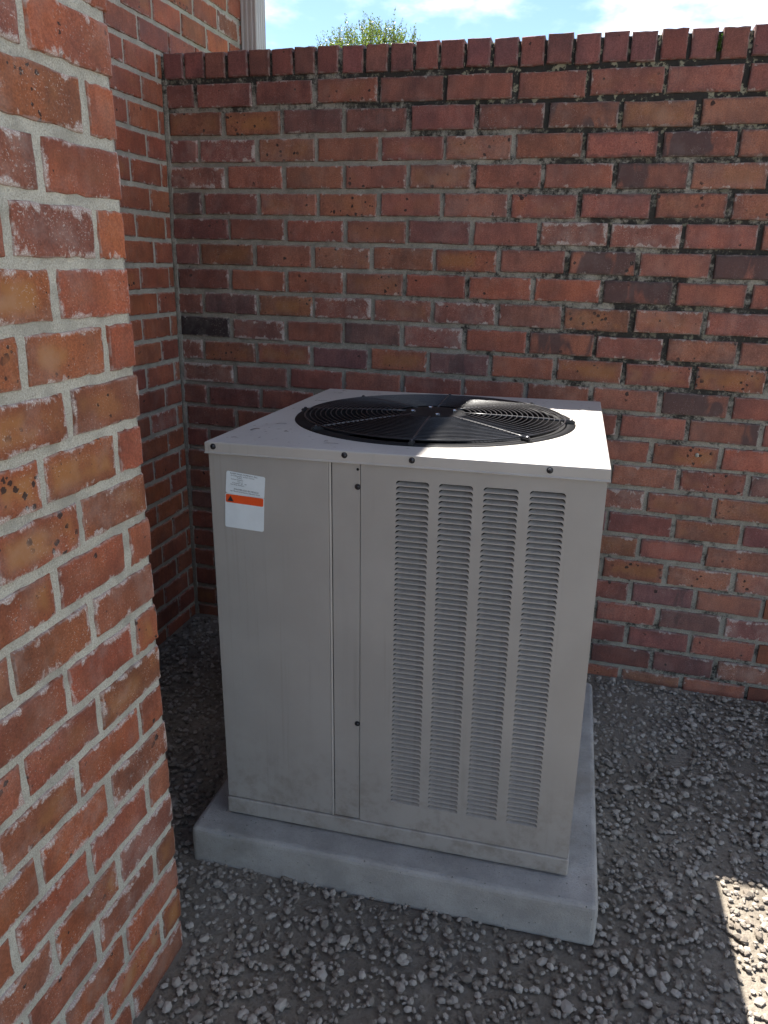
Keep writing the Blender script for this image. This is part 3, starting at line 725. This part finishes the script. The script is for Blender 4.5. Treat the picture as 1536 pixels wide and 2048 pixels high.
def gravel_material():
    q = NT('gravel'); g = q.new('ShaderNodeNewGeometry'); ramp = q.new('ShaderNodeValToRGB'); e = ramp.color_ramp
    e.elements[0].color = (0.15, 0.125, 0.10, 1); e.elements[1].color = (0.36, 0.325, 0.28, 1); m = e.elements.new(0.5); m.color = (0.24, 0.21, 0.175, 1)
    q.put(ramp.inputs[0], g.outputs['Random Per Island']); return q.fin(ramp.outputs[0], 0.85, q.bump(q.noise(q.coord(), 300, 3), 0.4, 0.002), 0.3)
gv = mesh_obj('gravel', V, F, gravel_material()); tag(gv, 'loose pale gravel on the ground between wall and house', 'gravel', kind='stuff')

# ------------------------------------------------------------------ moss tuft in a coping joint
def leaf_material(name, c1, c2):
    q = NT(name); g = q.new('ShaderNodeNewGeometry'); c = q.mix(g.outputs['Random Per Island'], c1, c2)
    q.fin(c, 0.38, None, 0.5)
    tr = q.new('ShaderNodeBsdfTranslucent'); q.put(tr.inputs[0], q.mix(1.0, c, (1.3, 1.5, 0.6), 'MULTIPLY')); ms = q.new('ShaderNodeMixShader'); ms.inputs[0].default_value = 0.40
    q.t.links.new(q.b.outputs[0], ms.inputs[1]); q.t.links.new(tr.outputs[0], ms.inputs[2]); q.t.links.new(ms.outputs[0], q.out.inputs['Surface'])
    return q.m
V = []; F = []; rng = random.Random(8)
for i in range(160):
    p = Vector((MOSSX + rng.gauss(0, .0028), -0.001 + rng.uniform(-.004, .009), GZ + .020 + rng.uniform(0, .040))); d = Vector((rng.gauss(0, .5), -abs(rng.gauss(.7, .4)), rng.uniform(.2, 1))).normalized(); u = d.cross(Vector((rng.gauss(0, 1), rng.gauss(0, 1), rng.gauss(0, 1)))).normalized()
    l = rng.uniform(.004, .008); b0 = len(V); V += [p, p + d * l * .5 + u * l * .22, p + d * l, p + d * l * .5 - u * l * .22]; F.append((b0, b0 + 1, b0 + 2, b0 + 3))
ms_ = mesh_obj('moss', V, F, leaf_material('moss_leaf', (0.03, 0.07, 0.015), (0.06, 0.11, 0.02))); tag(ms_, 'small green moss tuft in a coping joint at the right', 'moss')

# ------------------------------------------------------------------ tree beyond the wall
TX, TY = -2.86, 12.0
tree = empty('leafy_tree', (TX, TY, 0)); tag(tree, 'green leafy tree crown rising behind the garden wall', 'tree'); bpy.context.view_layer.update()
BARK = plain('bark', (0.13, 0.10, 0.075), 0.9, 0.2, 0, 0.3, 30, 0.01)
bm = bmesh.new(); tube(bm, [(0, 0, -.05), (.03, .02, .8), (-.02, .05, 1.7), (.02, 0, 2.6)], [.13, .10, .085, .06], 10)
tr_ = bm_obj('trunk', bm, BARK, tree, True); rng = random.Random(21)
CC = Vector((0, 0, 3.82)); CR = Vector((1.30, 1.25, 1.32)); bm = bmesh.new()
tips = []
for i in range(20):
    a = i * 2.4; e = rng.uniform(.15, 1.2); d = Vector((math.cos(a) * math.cos(e) * CR.x, math.sin(a) * math.cos(e) * CR.y, math.sin(e) * CR.z)) * .85
    b = Vector((0, 0, rng.uniform(1.9, 2.6))); mid = b.lerp(CC + d, .5) + Vector((0, 0, -.12)); tube(bm, [b, mid, CC + d], [.04, .022, .006], 6); tips.append(CC + d)
bm_obj('limbs', bm, BARK, tree, True)
V = []; F = []
def leaf(p, d, l, rng):
    u = d.cross(Vector((rng.gauss(0, 1), rng.gauss(0, 1), rng.gauss(0, 1))))
    if u.length < 1e-4: return
    u.normalize(); w_ = u.cross(d); b0 = len(V)
    V.extend([p, p + d * l * .45 + u * l * .24 + w_ * l * .07, p + d * l, p + d * l * .45 - u * l * .24 + w_ * l * .07, p + d * l * .5])
    F.append((b0, b0 + 1, b0 + 4)); F.append((b0 + 1, b0 + 2, b0 + 4)); F.append((b0 + 2, b0 + 3, b0 + 4)); F.append((b0 + 3, b0, b0 + 4))
tw = bmesh.new()
clumps = [Vector((rng.gauss(0, 1), rng.gauss(0, 1), rng.gauss(.25, 1))).normalized() for _ in range(60)]
for i in range(2900):
    cdir = rng.choice(clumps); nrm = (cdir + Vector((rng.gauss(0, .20), rng.gauss(0, .20), rng.gauss(0, .20)))).normalized()
    rad = rng.uniform(.55, 1.0) if rng.random() < .7 else rng.uniform(.9, 1.05)
    p = CC + Vector((nrm.x * CR.x, nrm.y * CR.y, nrm.z * CR.z)) * rad
    d = (nrm * .75 + Vector((rng.gauss(0, .3), rng.gauss(0, .3), .75 + rng.gauss(0, .2)))).normalized()
    L = rng.uniform(.14, .30) * (1.35 if rng.random() < .15 else 1); nl = int(L / .017)
    if i % 2 == 0: tube(tw, [p, p + d * L * .6, p + d * L], [.004, .003, .0015], 3)
    for k in range(nl):
        t = k / nl; q_ = p + d * L * t + Vector((rng.gauss(0, .012), rng.gauss(0, .012), rng.gauss(0, .012)))
        dd = (d * .6 + Vector((rng.gauss(0, .8), rng.gauss(0, .8), rng.gauss(.1, .6)))).normalized(); leaf(q_, dd, rng.uniform(.040, .070) * (1 - .35 * t), rng)
bm_obj('twigs', tw, BARK, tree)
cr_ = mesh_obj('crown', V, F, leaf_material('tree_leaf', (0.060, 0.095, 0.026), (0.14, 0.155, 0.055)), tree)
